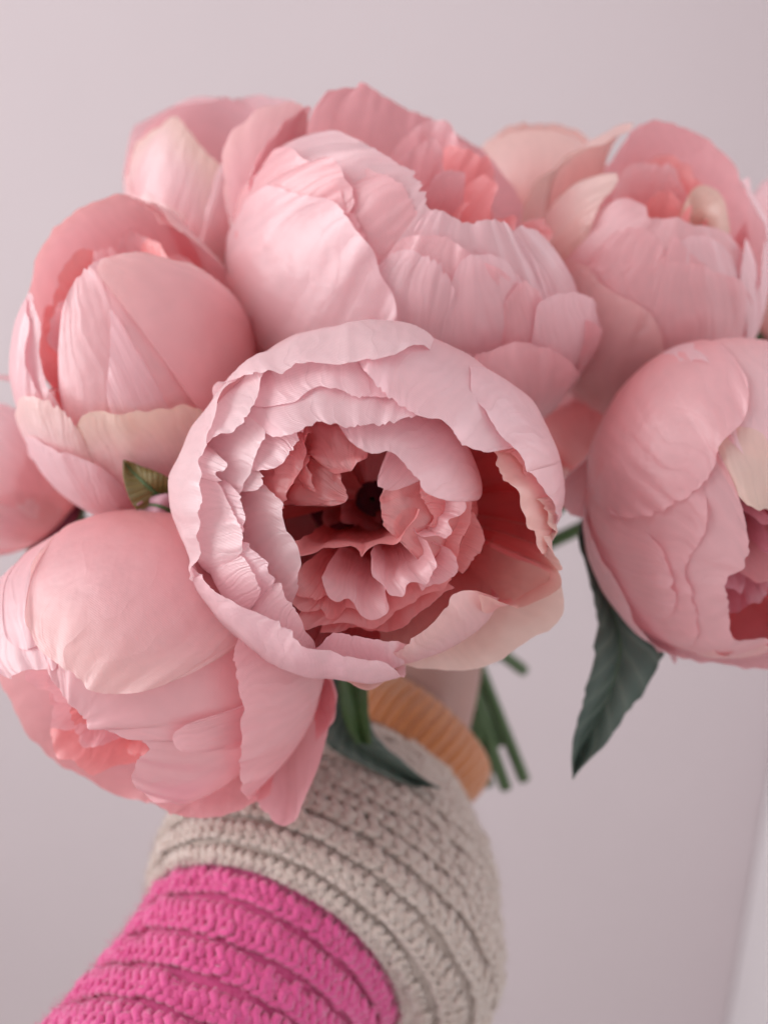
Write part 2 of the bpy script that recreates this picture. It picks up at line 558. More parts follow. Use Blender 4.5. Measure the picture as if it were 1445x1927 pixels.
        # green calyx: a shallow cup of five sepals and a short neck
        for i in range(5):
            sd = self.seed + 300 + i
            u = np.linspace(-1, 1, 12)
            ph = i * 2 * math.pi / 5 + u * 0.5
            tt = 0.62 * (1 - 0.55 * np.abs(u) ** 1.6) + 0.05
            rows = []
            for f in np.linspace(0, 1, 8):
                th = 0.05 + (tt - 0.05) * f
                D = (np.cos(ph) * np.sin(th))[:, None] * self.e1 + (np.sin(ph) * np.sin(th))[:, None] * self.e2 - np.cos(th)[:, None] * self.a
                rows.append(D * (1.03 + 0.03 * f))
            U = np.array(rows)
            me = grid_mesh('sepal', to_world(self.C + U * self.r) - self.base_w)
            o = link('sepal', me, self.o, M_SEPAL if i % 2 else M_STEM)
            sm = o.modifiers.new('thickness', 'SOLIDIFY'); sm.thickness = 0.0005

    def stem(self, end, bow=0.25, rad=0.0028):
        base = self.base_w
        dirb = -(self.a * self.r); dirb = dirb[0] * RIGHT + dirb[1] * UP + dirb[2] * FWD
        dirb = dirb / np.linalg.norm(dirb)
        gj = GRIP + np.array([random.uniform(-1, 1), random.uniform(-1, 1), random.uniform(-1, 1)]) * 0.005
        D = np.linalg.norm(gj - base)
        p1 = base + dirb * D * bow
        P = catmull([base - dirb * 0.004, p1 * 0.6 + (base * 0.3 + gj * 0.7) * 0.4, gj, end], 60)
        me = tube_mesh('stem', P - base, rad, 8)
        link('stem', me, self.o, M_STEM)

    def leaf(self, left, right, mid, d0, d1, mat, serr=0.0, fold=0.004, n=46):
        """leaf blade: edges and midrib run from base to tip; d0, d1 distances at base and tip"""
        Lc, Rc, Mc = catmull(left, n), catmull(right, n), catmull(mid, n)
        V = []
        for i in range(n):
            t = i / (n - 1)
            d = d0 + (d1 - d0) * t
            row = []
            for c, off, sg in ((Lc[i], 0, -1), (Lc[i] * .5 + Mc[i] * .5, fold * .55, 0), (Lc[i] * .12 + Mc[i] * .88, fold * .9, 0),
                               (Mc[i], fold * 1.25, 0), (Rc[i] * .12 + Mc[i] * .88, fold * .9, 0),
                               (Rc[i] * .5 + Mc[i] * .5, fold * .55, 0), (Rc[i], 0, 1)):
                p = np.array(c, float)
                if serr and sg:
                    tooth = ((t * 11 + 0.5 * math.sin(t * 17)) % 1.0) - 0.35
                    dv = c - Mc[i]
                    p = p + dv * serr * tooth * min(1, (1 - t) * 3)
                row.append(at(p[0], p[1], d + off + 0.0012 * math.sin(t * 9 + sg)))
            V.append(row)
        me = grid_mesh('leaf', np.array(V) - self.base_w)
        o = link('leaf', me, self.o, mat)
        sm = o.modifiers.new('thickness', 'SOLIDIFY'); sm.thickness = 0.0004
        # raised midrib as its own sub-part
        P = np.array([at(Mc[i][0], Mc[i][1], d0 + (d1 - d0) * i / (n - 1) + fold * 1.25 + 0.0012 * math.sin(i / (n - 1) * 9) - 0.0003)
                      for i in range(n)]) - self.base_w
        link('midrib', tube_mesh('midrib', P, np.linspace(0.0008, 0.0002, n), 6), o, M_STEM)
        return o


GRIP = at(850, 1150, 0.40)
FIST = at(812, 1150, 0.40)

#---FLOWERS---
# ---- the open peony in the middle, facing the camera
c = Flower('wide open pink peony facing forward in the middle, ruffled dark heart showing', (695, 946), 0.225, 346, 322, 1.0, (-0.02, -0.05, 1))
# outer ring
c.petal([(372, 748), (392, 739), (415, 723), (440, 716), (470, 712), (500, 708), (530, 703), (560, 688), (590, 683), (640, 687),
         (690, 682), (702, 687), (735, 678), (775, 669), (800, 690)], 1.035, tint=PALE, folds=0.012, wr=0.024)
c.petal([(655, 678), (680, 700), (700, 730), (735, 752), (746, 757), (770, 776), (800, 790), (822, 795), (836, 811), (850, 825),
         (862, 838), (880, 847), (900, 858), (917, 862), (932, 862), (955, 850)], 1.0, tint=LIGHT, folds=0.006, wr=0.024)
c.petal([(868, 700), (885, 740), (900, 766), (925, 800), (955, 840), (963, 854), (976, 870), (985, 889), (991, 886), (1005, 905),
         (1020, 925), (1035, 950), (1046, 975), (1052, 1010)], 1.035, tint=LIGHT, folds=0.004, wr=0.024)
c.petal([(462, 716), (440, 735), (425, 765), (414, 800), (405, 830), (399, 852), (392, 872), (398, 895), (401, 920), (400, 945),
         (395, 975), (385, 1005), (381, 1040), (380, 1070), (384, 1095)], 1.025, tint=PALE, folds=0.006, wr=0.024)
c.petal([(372, 1060), (388, 1078), (402, 1076), (430, 1096), (470, 1116), (500, 1134), (521, 1147), (560, 1175), (580, 1190),
         (610, 1199), (632, 1210), (655, 1217), (690, 1222), (725, 1221), (745, 1232)], 1.04, tint=LIGHT, folds=0.012, wr=0.024)
# flared outer petals at the lower edge, seen from inside
c.bowl([(715, 1225), (735, 1240), (760, 1252), (830, 1262), (900, 1259), (945, 1241), (1000, 1206), (1037, 1182), (1058, 1152),
        (1060, 1115), (1050, 1085)], 0.03, tint=CREAM, cream=0.6, wr=.012, jag=.006, flare=.3, h0=-.8)
c.petal([(590, 1245), (615, 1262), (645, 1270), (682, 1278), (715, 1270), (745, 1254), (765, 1240)], 1.03, edge=True, tint=CREAM, cream=.3)
c.petal([(436, 1130), (440, 1160), (450, 1195), (484, 1232), (530, 1254), (570, 1256), (610, 1258), (640, 1250)], 1.06, far=True, tint=PINK)
# cup on the right: its hollow inner side shows
c.petal([(880, 848), (915, 866), (943, 907), (958, 927), (966, 948), (976, 973), (984, 994), (992, 998), (1000, 1036), (1006, 1030),
         (1035, 1070), (1044, 1094), (1034, 1110), (1010, 1125), (985, 1137), (960, 1135), (905, 1116), (872, 1102), (856, 1112)],
        0.975, tint=DEEP, cream=0.6, wr=0.008)
c.petal([(925, 850), (961, 853), (982, 876), (994, 902), (998, 922), (992, 935), (974, 926), (962, 930)][::-1], 0.985, tint=CORAL, cream=.3)
c.petal([(984, 940), (1007, 942), (1022, 963), (1025, 989), (1034, 996), (1036, 1016), (1046, 1040)], 0.998, tint=CREAM, cream=.6, jag=.02)
c.petal([(1000, 1000), (1018, 1015), (1030, 1050), (1040, 1062), (1050, 1080)], 0.995, tint=CREAM, cream=.4, jag=.02)
c.petal([(690, 1216), (735, 1217), (760, 1200), (790, 1182), (816, 1164), (836, 1140), (856, 1108), (870, 1090)], 0.94, tint=PINK, cream=.4)
# second ring
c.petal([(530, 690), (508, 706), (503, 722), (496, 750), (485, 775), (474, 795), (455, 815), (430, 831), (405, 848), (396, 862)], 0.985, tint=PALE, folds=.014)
c.petal([(470, 778), (489, 772), (519, 763), (551, 756), (577, 741), (596, 731), (609, 731), (627, 738), (643, 739), (669, 751),
         (685, 749), (703, 751), (735, 758), (760, 770)], 0.965, tint=LIGHT, folds=.006)
c.petal([(448, 800), (461, 809), (490, 812), (520, 826), (555, 829), (575, 822), (595, 810), (605, 806), (625, 810), (665, 811),
         (700, 806), (740, 800), (790, 794), (840, 800)], 0.93, tint=LIGHT, folds=.012)
c.petal([(632, 805), (655, 830), (680, 850), (693, 856), (733, 855), (755, 870), (766, 890), (780, 905), (791, 921), (810, 933),
         (830, 942), (860, 946), (886, 940), (900, 925)], 0.585, tint=LIGHT, wr=.008, folds=.0, fwd=.33)
c.petal([(585, 800), (571, 823), (564, 838), (553, 854), (540, 873), (525, 884), (503, 894), (492, 900)], 0.87, tint=LIGHT)
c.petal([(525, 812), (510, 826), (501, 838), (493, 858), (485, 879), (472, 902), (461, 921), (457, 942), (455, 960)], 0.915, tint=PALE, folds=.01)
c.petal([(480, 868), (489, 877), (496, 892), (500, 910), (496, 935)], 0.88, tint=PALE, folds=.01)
c.petal([(500, 905), (512, 914), (524, 930), (531, 941), (533, 957), (535, 973), (540, 996), (550, 1007), (560, 1033), (562, 1057),
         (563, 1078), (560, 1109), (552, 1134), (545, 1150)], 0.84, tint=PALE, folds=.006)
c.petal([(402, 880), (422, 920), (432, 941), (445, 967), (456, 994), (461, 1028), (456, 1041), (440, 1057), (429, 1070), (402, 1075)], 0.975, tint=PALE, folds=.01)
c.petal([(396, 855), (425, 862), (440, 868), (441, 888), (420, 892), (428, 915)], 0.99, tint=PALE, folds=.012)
c.petal([(448, 905), (460, 938), (464, 967), (465, 988), (461, 1020), (455, 1035)], 0.945, tint=LIGHT)
c.petal([(460, 1000), (466, 1013), (490, 1033), (507, 1049), (514, 1072), (519, 1091), (511, 1109), (500, 1130)], 0.92, tint=LIGHT)
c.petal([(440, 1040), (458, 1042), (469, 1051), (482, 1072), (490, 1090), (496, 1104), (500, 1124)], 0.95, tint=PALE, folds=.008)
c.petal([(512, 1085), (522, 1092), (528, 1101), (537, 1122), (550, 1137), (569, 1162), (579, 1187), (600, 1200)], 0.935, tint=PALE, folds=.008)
c.petal([(600, 1196), (640, 1193), (690, 1196), (735, 1194), (760, 1196)], 0.95, tint=LIGHT, folds=.006)
# heart, lower half: nested ruffles standing toward the viewer
c.bowl([(556, 1020), (561, 1043), (593, 1040), (611, 1031), (632, 1028), (654, 1024), (668, 1028), (675, 1035), (682, 1046), (688, 1036), (699, 1027),
        (718, 1018), (745, 1018), (760, 993), (781, 975), (790, 960)], 0.68, wr=.012, flare=.10, hole=.84, h0=-.5)
c.bowl([(545, 1095), (556, 1116), (571, 1126), (587, 1127), (593, 1131), (608, 1121), (617, 1129), (632, 1131), (645, 1118)], 0.50, wr=.02)
c.bowl([(604, 1085), (612, 1118), (629, 1131), (650, 1124), (663, 1133), (675, 1150), (690, 1162), (705, 1164), (720, 1158), (733, 1141), (726, 1112), (738, 1090)], 0.56, wr=.015, tint=PINK)
c.bowl([(700, 1060), (704, 1078), (714, 1091), (730, 1103), (739, 1118), (754, 1121), (763, 1118), (768, 1097), (784, 1094), (803, 1100),
        (815, 1074), (819, 1060), (812, 1040), (800, 1018)], 0.64, wr=.015, tint=PINK)
c.bowl([(795, 1110), (812, 1103), (839, 1098), (855, 1084), (858, 1066), (851, 1045), (833, 1028), (812, 1022)], 0.56, tint=PINK, wr=.014)
c.bowl([(776, 985), (794, 1008), (809, 1011), (824, 1010), (836, 1016), (850, 999), (843, 977), (868, 966), (874, 946), (862, 925)], 0.65, wr=.014, tint=PINK)
c.bowl([(845, 1075), (861, 1054), (870, 1024), (879, 1005), (886, 975), (889, 944), (885, 920)], 0.52, wr=.015)
c.bowl([(870, 1085), (888, 1055), (903, 1020), (905, 1000), (895, 965)], 0.35, wr=.015)
c.bowl([(545, 1135), (560, 1150), (575, 1158), (590, 1155), (605, 1150), (617, 1165), (630, 1165), (645, 1150), (665, 1148), (690, 1156), (720, 1160)], 0.46, wr=.02)
c.bowl([(560, 1172), (575, 1188), (605, 1181), (640, 1176), (680, 1181), (705, 1182), (730, 1172), (745, 1155), (765, 1140), (800, 1115), (832, 1106), (850, 1090)], 0.44, wr=.015)
c.bowl([(600, 1192), (640, 1188), (680, 1186), (720, 1190), (770, 1165), (810, 1140), (850, 1110)], 0.37, wr=.015)
# heart, upper half: crumpled petals leaning inward over the dark hole
c.petal([(585, 815), (577, 835), (575, 862), (566, 890), (548, 918), (536, 936), (538, 968), (545, 985)], 0.66, tint=CORAL, wr=.03, fwd=.16, nf=2.4)
c.petal([(545, 938), (580, 951), (608, 950), (632, 953), (652, 941), (648, 922), (645, 899), (640, 880)], 0.50, tint=CORAL, wr=.03, folds=.008, fwd=.16, nf=2.4)
c.petal([(572, 838), (592, 848), (605, 849), (594, 862), (591, 880), (590, 914), (602, 929), (629, 932), (630, 905)], 0.54, tint=CORAL, wr=.04, folds=.008, fwd=.16, nf=2.4)
c.petal([(606, 850), (614, 864), (617, 886), (629, 903), (641, 896), (669, 880), (690, 865), (692, 856), (700, 840)], 0.57, tint=CORAL, wr=.035, folds=.008, fwd=.16, nf=2.4)
c.petal([(575, 845), (584, 838), (590, 828), (588, 812)], 0.62, tint=CORAL, wr=.03, fwd=.16, nf=2.4)
c.petal([(722, 862), (708, 913), (722, 920), (730, 923), (748, 925), (766, 905), (770, 885), (765, 868)], 0.585, tint=PINK, wr=.02, fwd=.18)
c.petal([(712, 915), (716, 950), (721, 990), (728, 960), (736, 981), (742, 950), (746, 929)], 0.53, tint=CORAL, wr=.03, folds=.008, fwd=.16, nf=2.4)
c.petal([(770, 915), (784, 924), (800, 950), (815, 978), (803, 988), (785, 985)], 0.56, tint=CORAL, wr=.02, fwd=.18)
c.heart(5, 0.12, 0.34, -0.40, -0.15, tint=DEEP)
c.backing(6, 0.95, 0.95)
c.receptacle()

# ---- large peony above, opening up and to the right
t = Flower('large pink peony at the top centre, cup opening up and to the right', (775, 505), 0.285, 335, 322, 0.95, (852, 318))
t.petal([(606, 190), (622, 175), (650, 165), (690, 172), (740, 195), (790, 222), (840, 250), (890, 285), (930, 320), (960, 350), (985, 390), (1000, 430)],
        1.0, far=True, tint=PINK, jag=.01)
t.petal([(440, 430), (435, 330), (441, 272), (460, 243), (500, 216), (545, 203), (592, 186), (608, 200)], 1.03, tint=LIGHT, cream=.25, folds=.01)
t.petal([(470, 400), (487, 330), (508, 285), (540, 240), (578, 203), (604, 190), (612, 215), (608, 262), (600, 300)], 1.0, tint=PINK, folds=.01)
t.petal([(598, 330), (605, 280), (612, 238), (638, 240), (678, 269), (718, 296), (758, 316), (784, 342), (798, 376), (808, 396), (838, 415), (850, 445), (840, 470)],
        0.985, tint=LIGHT, folds=.008)
t.petal([(500, 320), (519, 283), (552, 279), (582, 309), (605, 319), (632, 329), (645, 356), (658, 396), (676, 416), (700, 470), (712, 500)], 1.015, tint=PINK, folds=.022, curl=.03)
t.petal([(459, 500), (464, 420), (474, 376), (486, 359), (525, 349), (552, 362), (572, 372), (598, 379), (632, 386), (658, 409), (698, 462), (718, 508),
         (744, 555), (758, 620), (765, 670)], 1.05, tint=LIGHT, folds=.016, curl=.045)
t.petal([(690, 540), (711, 492), (731, 469), (764, 445), (811, 445), (857, 462), (884, 482), (935, 510), (985, 560), (1000, 610)], 1.03, tint=PINK, folds=.02)
t.petal([(760, 440), (811, 402), (851, 415), (871, 426), (904, 422), (944, 426), (970, 455), (997, 482), (1014, 535), (1018, 570)], 1.0, tint=LIGHT, folds=.016)
t.petal([(940, 440), (970, 432), (990, 428), (1010, 435), (1018, 455), (1010, 495), (1022, 548), (1025, 590)], 0.985, tint=LIGHT, folds=.01)
t.petal([(985, 590), (1003, 566), (1017, 554), (1050, 546), (1090, 556), (1113, 588), (1124, 612)], 1.10, tint=LIGHT, folds=.012)
t.petal([(1085, 590), (1118, 615), (1138, 650), (1142, 668)], 1.12, tint=PINK)
t.petal([(770, 712), (818, 683), (884, 661), (931, 648), (984, 641), (1030, 655), (1064, 675), (1090, 694), (1120, 700), (1128, 712)],
        1.15, tint=PINK, folds=.014)
t.petal([(560, 560), (640, 600), (740, 640), (860, 640), (960, 620)], 0.99, tint=PINK)
t.petal([(690, 535), (718, 485), (752, 470), (792, 478), (828, 502), (852, 545), (856, 580)], 1.045, tint=LIGHT, folds=.016, curl=.03)
t.petal([(836, 540), (868, 484), (910, 478), (950, 500), (978, 548), (985, 590)], 1.05, tint=LIGHT, folds=.018, curl=.03)
t.petal([(930, 590), (962, 536), (1000, 540), (1026, 580), (1034, 625)], 1.07, tint=PINK, folds=.014)
t.petal([(575, 330), (596, 306), (622, 302), (650, 330), (668, 372), (676, 410)], 1.035, tint=PINK, folds=.02, curl=.03)
t.petal([(628, 310), (660, 305), (702, 322), (750, 352), (786, 400), (806, 445)], 1.0, tint=PINK, folds=.014, curl=.02)
t.heart(18, 0.12, 0.80, 0.40, 0.74, wid=0.6, tint=DEEP)
t.backing(6, 1.1, 0.94)
t.receptacle()

# ---- left peony, opening to the left
l = Flower('pink peony at the left, cup turned left with cream-tipped lower petals', (262, 665), 0.265, 225, 285, 1.0, (150, 482))
l.petal([(42, 590), (58, 535), (90, 470), (120, 430), (160, 395), (200, 375), (245, 372), (272, 390), (300, 420)], 0.98, edge=True, tint=PINK, cream=.2)
l.petal([(118, 772), (108, 750), (88, 712), (77, 660), (78, 600), (72, 545), (78, 520)], 0.99, tint=LIGHT, folds=.02)
l.petal([(90, 770), (68, 720), (58, 670), (60, 600), (56, 550), (66, 530)], 1.02, tint=LIGHT, folds=.01)
l.petal([(246, 371), (285, 393), (330, 436), (385, 477), (430, 530), (478, 610)], 1.02, edge=True, tint=LIGHT, cream=.3)
l.petal([(215, 478), (192, 486), (176, 499), (158, 515), (128, 541), (138, 556)], 0.985, tint=PINK, folds=.008)
l.petal([(330, 474), (270, 474), (232, 477), (186, 496), (190, 526), (217, 530), (232, 561), (267, 600), (298, 646), (341, 696), (376, 752), (392, 800)], 1.02, tint=PINK, cream=.25)
l.petal([(120, 800), (167, 772), (232, 774), (300, 768), (337, 760), (372, 752), (390, 790)], 1.07, tint=LIGHT, cream=1.0, folds=.006)
l.petal([(20, 800), (16, 780), (30, 754), (60, 742), (90, 752), (120, 772), (150, 790)], 1.09, tint=LIGHT, cream=.5)
l.petal([(24, 810), (50, 822), (85, 835), (125, 850), (150, 860), (200, 880)], 1.14, tint=LIGHT)
l.petal([(160, 560), (185, 545), (205, 575), (212, 640), (205, 700), (190, 740)], 0.995, tint=LIGHT, folds=.014, curl=.03)
l.heart(18, 0.1, 0.86, 0.35, 0.80)
l.backing(6, 1.1, 0.94)
l.receptacle()

# ---- lower left peony, opening down and to the left
b = Flower('pink peony at the lower left, hanging down with its opening below', (280, 1235), 0.245, 296, 275, 1.0, (132, 1368))
b.petal([(0, 1270), (9, 1290), (46, 1347), (78, 1390), (114, 1424), (151, 1447), (205, 1475), (256, 1492), (320, 1518), (388, 1527), (457, 1512), (500, 1490)], 1.0, far=True, tint=PINK, cream=.15)
b.petal([(60, 1230), (91, 1267), (110, 1294), (132, 1322), (160, 1345), (178, 1367), (201, 1372), (237, 1386), (269, 1395), (276, 1409), (256, 1445), (249, 1468),
         (280, 1500), (360, 1520), (440, 1510)], 0.99, tint=PINK, folds=.008)
b.petal([(-30, 1220), (-5, 1250), (20, 1274), (32, 1269), (55, 1258), (73, 1262), (95, 1260), (120, 1290)], 1.01, tint=LIGHT, folds=.03)
b.petal([(70, 1060), (59, 1120), (60, 1176), (78, 1221), (105, 1243), (132, 1258), (150, 1275), (183, 1299), (219, 1304), (283, 1294), (347, 1272), (411, 1240), (450, 1215), (480, 1180)],
        1.04, tint=PINK, cream=.35, wr=.008)
b.petal([(-20, 1130), (0, 1110), (12, 1150), (20, 1200), (45, 1222), (75, 1224), (100, 1230)], 1.02, tint=LIGHT, folds=.03)
b.petal([(470, 1170), (447, 1215), (443, 1285), (454, 1331), (448, 1422), (457, 1491), (489, 1514), (515, 1540), (532, 1552)],
        1.13, tint=PINK, folds=.016, tuck=0.0)
b.petal([(450, 1420), (470, 1490), (500, 1530), (530, 1552), (562, 1514), (594, 1445), (612, 1377), (621, 1308), (612, 1250)], 1.08, edge=True, tint=PINK, folds=.01)
b.petal([(560, 1240), (610, 1270), (630, 1300), (632, 1350), (622, 1370), (600, 1400)], 1.05, far=True, tint=PINK)
b.petal([(330, 1420), (318, 1400), (330, 1370), (370, 1350), (420, 1340), (450, 1320)], 1.005, tint=PINK, folds=.012, curl=.03)
b.heart(16, 0.1, 0.72, 0.45, 0.82)
b.backing(6, 1.1, 0.94)
b.receptacle()

# ---- upper right peony
r = Flower('pink peony at the upper right, cup open at the top with a cream inner petal', (1215, 515), 0.30, 212, 275, 1.0, (1282, 345))
r.petal([(1130, 330), (1160, 290), (1180, 262), (1217, 236), (1255, 236), (1290, 250), (1330, 275), (1370, 315), (1395, 360), (1410, 400), (1415, 450)], 1.0, far=True, tint=PINK)
r.petal([(985, 440), (1000, 362), (1040, 332), (1090, 312), (1130, 288), (1160, 268), (1200, 244), (1222, 240), (1180, 290)], 1.03, tint=CREAM, cream=.25, folds=.016)
r.petal([(1050, 500), (1083, 420), (1088, 350), (1115, 338), (1140, 312), (1162, 318), (1162, 345), (1150, 370), (1130, 400), (1120, 440)], 1.0, tint=CREAM, cream=.3, folds=.02)
r.petal([(1110, 450), (1126, 407), (1141, 392), (1160, 373), (1187, 373), (1213, 389), (1221, 417), (1239, 415), (1277, 417), (1304, 428), (1322, 426), (1360, 430),
         (1383, 445), (1390, 472), (1383, 502), (1390, 540)], 0.99, tint=PINK, folds=.008)
r.petal([(1050, 560), (1115, 495), (1150, 497), (1194, 498), (1228, 505), (1245, 490), (1268, 450), (1300, 480), (1345, 508), (1390, 530)], 1.012, tint=PINK, folds=.008)
r.petal([(1225, 520), (1235, 500), (1262, 492), (1300, 495), (1345, 512), (1385, 525), (1410, 545)], 1.02, tint=PINK, folds=.01)
r.petal([(1000, 620), (1030, 530), (1060, 488), (1100, 500), (1164, 551), (1209, 573), (1232, 600), (1249, 634), (1251, 664), (1239, 709), (1221, 747), (1183, 785)],
        1.06, tint=PINK, cream=.25, wr=.008)
r.petal([(1370, 320), (1400, 368), (1425, 420), (1428, 480), (1418, 540), (1398, 585)], 1.02, tint=LIGHT, folds=.03)
r.petal([(1392, 425), (1394, 470), (1391, 520), (1397, 575), (1400, 600)], 1.03, tint=LIGHT, folds=.02)
r.petal([(1118, 500), (1135, 455), (1165, 436), (1205, 432), (1240, 452), (1256, 495)], 1.003, tint=PINK, folds=.012, curl=.03)
r.petal([(1248, 490), (1262, 460), (1296, 448), (1340, 455), (1372, 482), (1380, 510)], 1.0, tint=LIGHT, folds=.012, curl=.03)
r.heart(11, 0.12, 0.72, 0.4, 0.74)
r.bowl([(1300, 400), (1296, 365), (1315, 350), (1340, 352), (1362, 372), (1372, 410), (1375, 440)], 0.62, tint=(0.80, 0.66, 0.58), cream=.6, wr=.01)
r.backing(6, 1.1, 0.94)
r.receptacle()

# ---- right peony cut by the frame
m = Flower('pink peony cut off by the right edge of the picture, above the dark leaf', (1360, 937), 0.258, 252, 304, 1.0, (1462, 1075))
m.petal([(1090, 900), (1112, 960), (1177, 974), (1215, 971), (1271, 946), (1322, 908), (1346, 880), (1355, 843), (1392, 801), (1413, 763), (1413, 726), (1388, 684), (1350, 661), (1310, 650)][::-1],
        1.035, tint=PINK, wr=.010)
m.petal([(1322, 900), (1334, 946), (1327, 997), (1308, 1034), (1287, 1067), (1299, 1104), (1308, 1146), (1322, 1207), (1326, 1230)], 1.02, tint=PINK, folds=.006)
m.petal([(1370, 880), (1378, 899), (1397, 960), (1404, 1020), (1388, 1067), (1364, 1086), (1371, 1128), (1374, 1179), (1402, 1195), (1445, 1193), (1500, 1180)], 0.985, tint=PINK, folds=.008)
m.petal([(1100, 960), (1110, 983), (1121, 1011), (1149, 1058), (1177, 1109), (1201, 1156), (1233, 1198), (1261, 1226), (1280, 1254), (1300, 1262)], 1.045, tint=LIGHT)
m.petal([(1310, 655), (1350, 648), (1390, 638), (1430, 626), (1500, 640), (1560, 720), (1540, 840), (1445, 868), (1390, 890)], 1.0, tint=LIGHT, folds=.02)
m.petal([(1360, 860), (1385, 905), (1396, 958), (1445, 955), (1500, 945), (1540, 920)][::-1], 0.97, tint=CREAM, cream=1.0, folds=.008)
m.petal([(1240, 1180), (1322, 1209), (1374, 1217), (1445, 1204), (1520, 1180)], 0.975, tint=PINK, cream=.3)
m.petal([(1240, 1225), (1320, 1240), (1400, 1246), (1470, 1240), (1530, 1200)], 1.0, far=True, tint=LIGHT)
m.petal([(1215, 776), (1150, 830), (1092, 880), (1060, 908), (1052, 940), (1075, 970), (1105, 975)], 1.03, edge=True, tint=PINK)
m.petal([(1480, 1230), (1580, 1180), (1640, 1060), (1650, 940), (1620, 800), (1560, 700), (1480, 640)], 1.0, far=True, tint=DEEP)
m.petal([(1180, 760), (1215, 722), (1270, 690), (1330, 690), (1372, 720), (1385, 770)], 1.0, tint=LIGHT, folds=.01)
m.petal([(1140, 1040), (1180, 1000), (1230, 1010), (1262, 1060), (1275, 1120), (1270, 1170)], 1.03, tint=PINK, folds=.01, curl=.03)
m.heart(16, 0.1, 0.74, 0.45, 0.8, tint=(0.78, 0.36, 0.44))
m.backing(6, 1.1, 0.94)
m.receptacle()

# ---- peonies further back
u = Flower('pale peony at the upper left, behind the large top peony', (385, 375), 0.325, 148, 178, 1.0, (0.35, 0.85, 0.30))
u.petal([(243, 370), (250, 300), (262, 255), (275, 226), (300, 234), (330, 222), (350, 240), (390, 290), (440, 335), (470, 370)], 1.0, tint=LIGHT, cream=.8, folds=.03)
u.petal([(250, 262), (262, 240), (300, 216), (350, 206), (400, 196), (460, 192), (510, 190), (550, 196), (570, 230)], 1.0, edge=True, tint=LIGHT, folds=.02)
u.petal([(400, 330), (450, 270), (520, 250), (560, 270)], 1.03, tint=LIGHT)
u.heart(6, 0.2, 0.6, 0.0, 0.4)
u.backing(6, 1.5, 0.96, tint=LIGHT)
u.receptacle()

x = Flower('pale blurred peony peeking out between the top and upper right peonies', (1005, 395), 0.37, 150, 155, 1.0, (0, 0.95, 0.15))
x.petal([(870, 330), (900, 262), (950, 240), (1020, 236), (1080, 245), (1115, 265), (1150, 330)], 1.0, far=True, tint=CREAM, cream=.2)
x.petal([(870, 340), (915, 275), (970, 249), (1030, 246), (1085, 262), (1135, 320)], 1.02, tint=CREAM, cream=.2)
x.heart(6, 0.2, 0.6, 0.0, 0.4)
x.backing(6, 1.4, 0.96, tint=CREAM)
x.receptacle()

y = Flower('blurred pink peony cut off by the left edge, low behind the left peony', (0, 876), 0.31, 166, 172, 1.0, (-0.6, 0.6, 0.5))
y.petal([(-150, 860), (-110, 800), (-60, 770), (0, 765), (60, 790), (110, 850)], 1.02, tint=LIGHT)
y.petal([(-120, 720), (-60, 708), (0, 712), (60, 735), (110, 790)], 1.0, far=True, tint=PINK)
y.heart(5, 0.2, 0.6, 0.0, 0.4)
y.backing(6, 1.7, 0.98, tint=LIGHT)
y.receptacle()

z = Flower('blurred pale peony cut off by the right edge, behind the upper right peony', (1475, 500), 0.36, 100, 165, 1.0, (0.3, 0.8, 0.2))
z.petal([(1370, 560), (1385, 440), (1410, 372), (1440, 345), (1500, 340), (1560, 400)], 1.0, tint=LIGHT, folds=.04)
z.petal([(1380, 640), (1400, 580), (1440, 560), (1520, 560)], 1.05, tint=CREAM, cream=.3)
z.heart(5, 0.2, 0.6, 0.0, 0.4)
z.backing(6, 1.5, 0.97, tint=CREAM)
z.receptacle()

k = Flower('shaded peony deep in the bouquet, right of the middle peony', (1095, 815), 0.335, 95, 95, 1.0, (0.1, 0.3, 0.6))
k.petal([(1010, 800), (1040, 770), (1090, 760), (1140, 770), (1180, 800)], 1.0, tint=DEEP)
k.heart(5, 0.2, 0.6, 0.0, 0.4)
k.backing(6, 1.7, 0.97, tint=PINK)
k.receptacle()

# ---- stems gathered in the fist, and leaves
for fl, e in ((c, (952, 1484, .415)), (t, (986, 1468, .42)), (l, (918, 1478, .42)), (b, (900, 1420, .41)), (r, (940, 1400, .43)), (m, (925, 1450, .425)),
              (u, (985, 1262, .435)), (x, (925, 1395, .43)), (y, (895, 1400, .42)), (z, (932, 1440, .44)), (k, (910, 1390, .435))):
    fl.stem(at(*e))

l.leaf([(330, 985), (285, 985), (250, 950), (235, 905), (233, 868)], [(345, 930), (322, 905), (295, 888), (262, 876), (233, 868)],
       [(335, 960), (305, 938), (275, 912), (250, 888), (233, 868)], 0.239, 0.235, M_OLIVE, 0.0, 0.001)
l.leaf([(330, 1010), (300, 985), (275, 972), (262, 962), (258, 952)], [(345, 960), (335, 938), (312, 930), (285, 935), (258, 952)],
       [(338, 985), (320, 962), (298, 952), (275, 950), (258, 952)], 0.2375, 0.236, M_MAUVE, 0.0, 0.001)
m.leaf([(1100, 960), (1088, 1010), (1108, 1090), (1124, 1170), (1116, 1240), (1100, 1310), (1080, 1385), (1075, 1430), (1078, 1466)],
       [(1110, 960), (1140, 1050), (1200, 1150), (1244, 1236), (1218, 1290), (1174, 1350), (1140, 1400), (1100, 1440), (1078, 1466)],
       [(1100, 960), (1108, 1030), (1140, 1120), (1165, 1200), (1160, 1260), (1135, 1330), (1105, 1395), (1088, 1435), (1078, 1466)], 0.275, 0.262, M_LEAF, 0.15, 0.004)
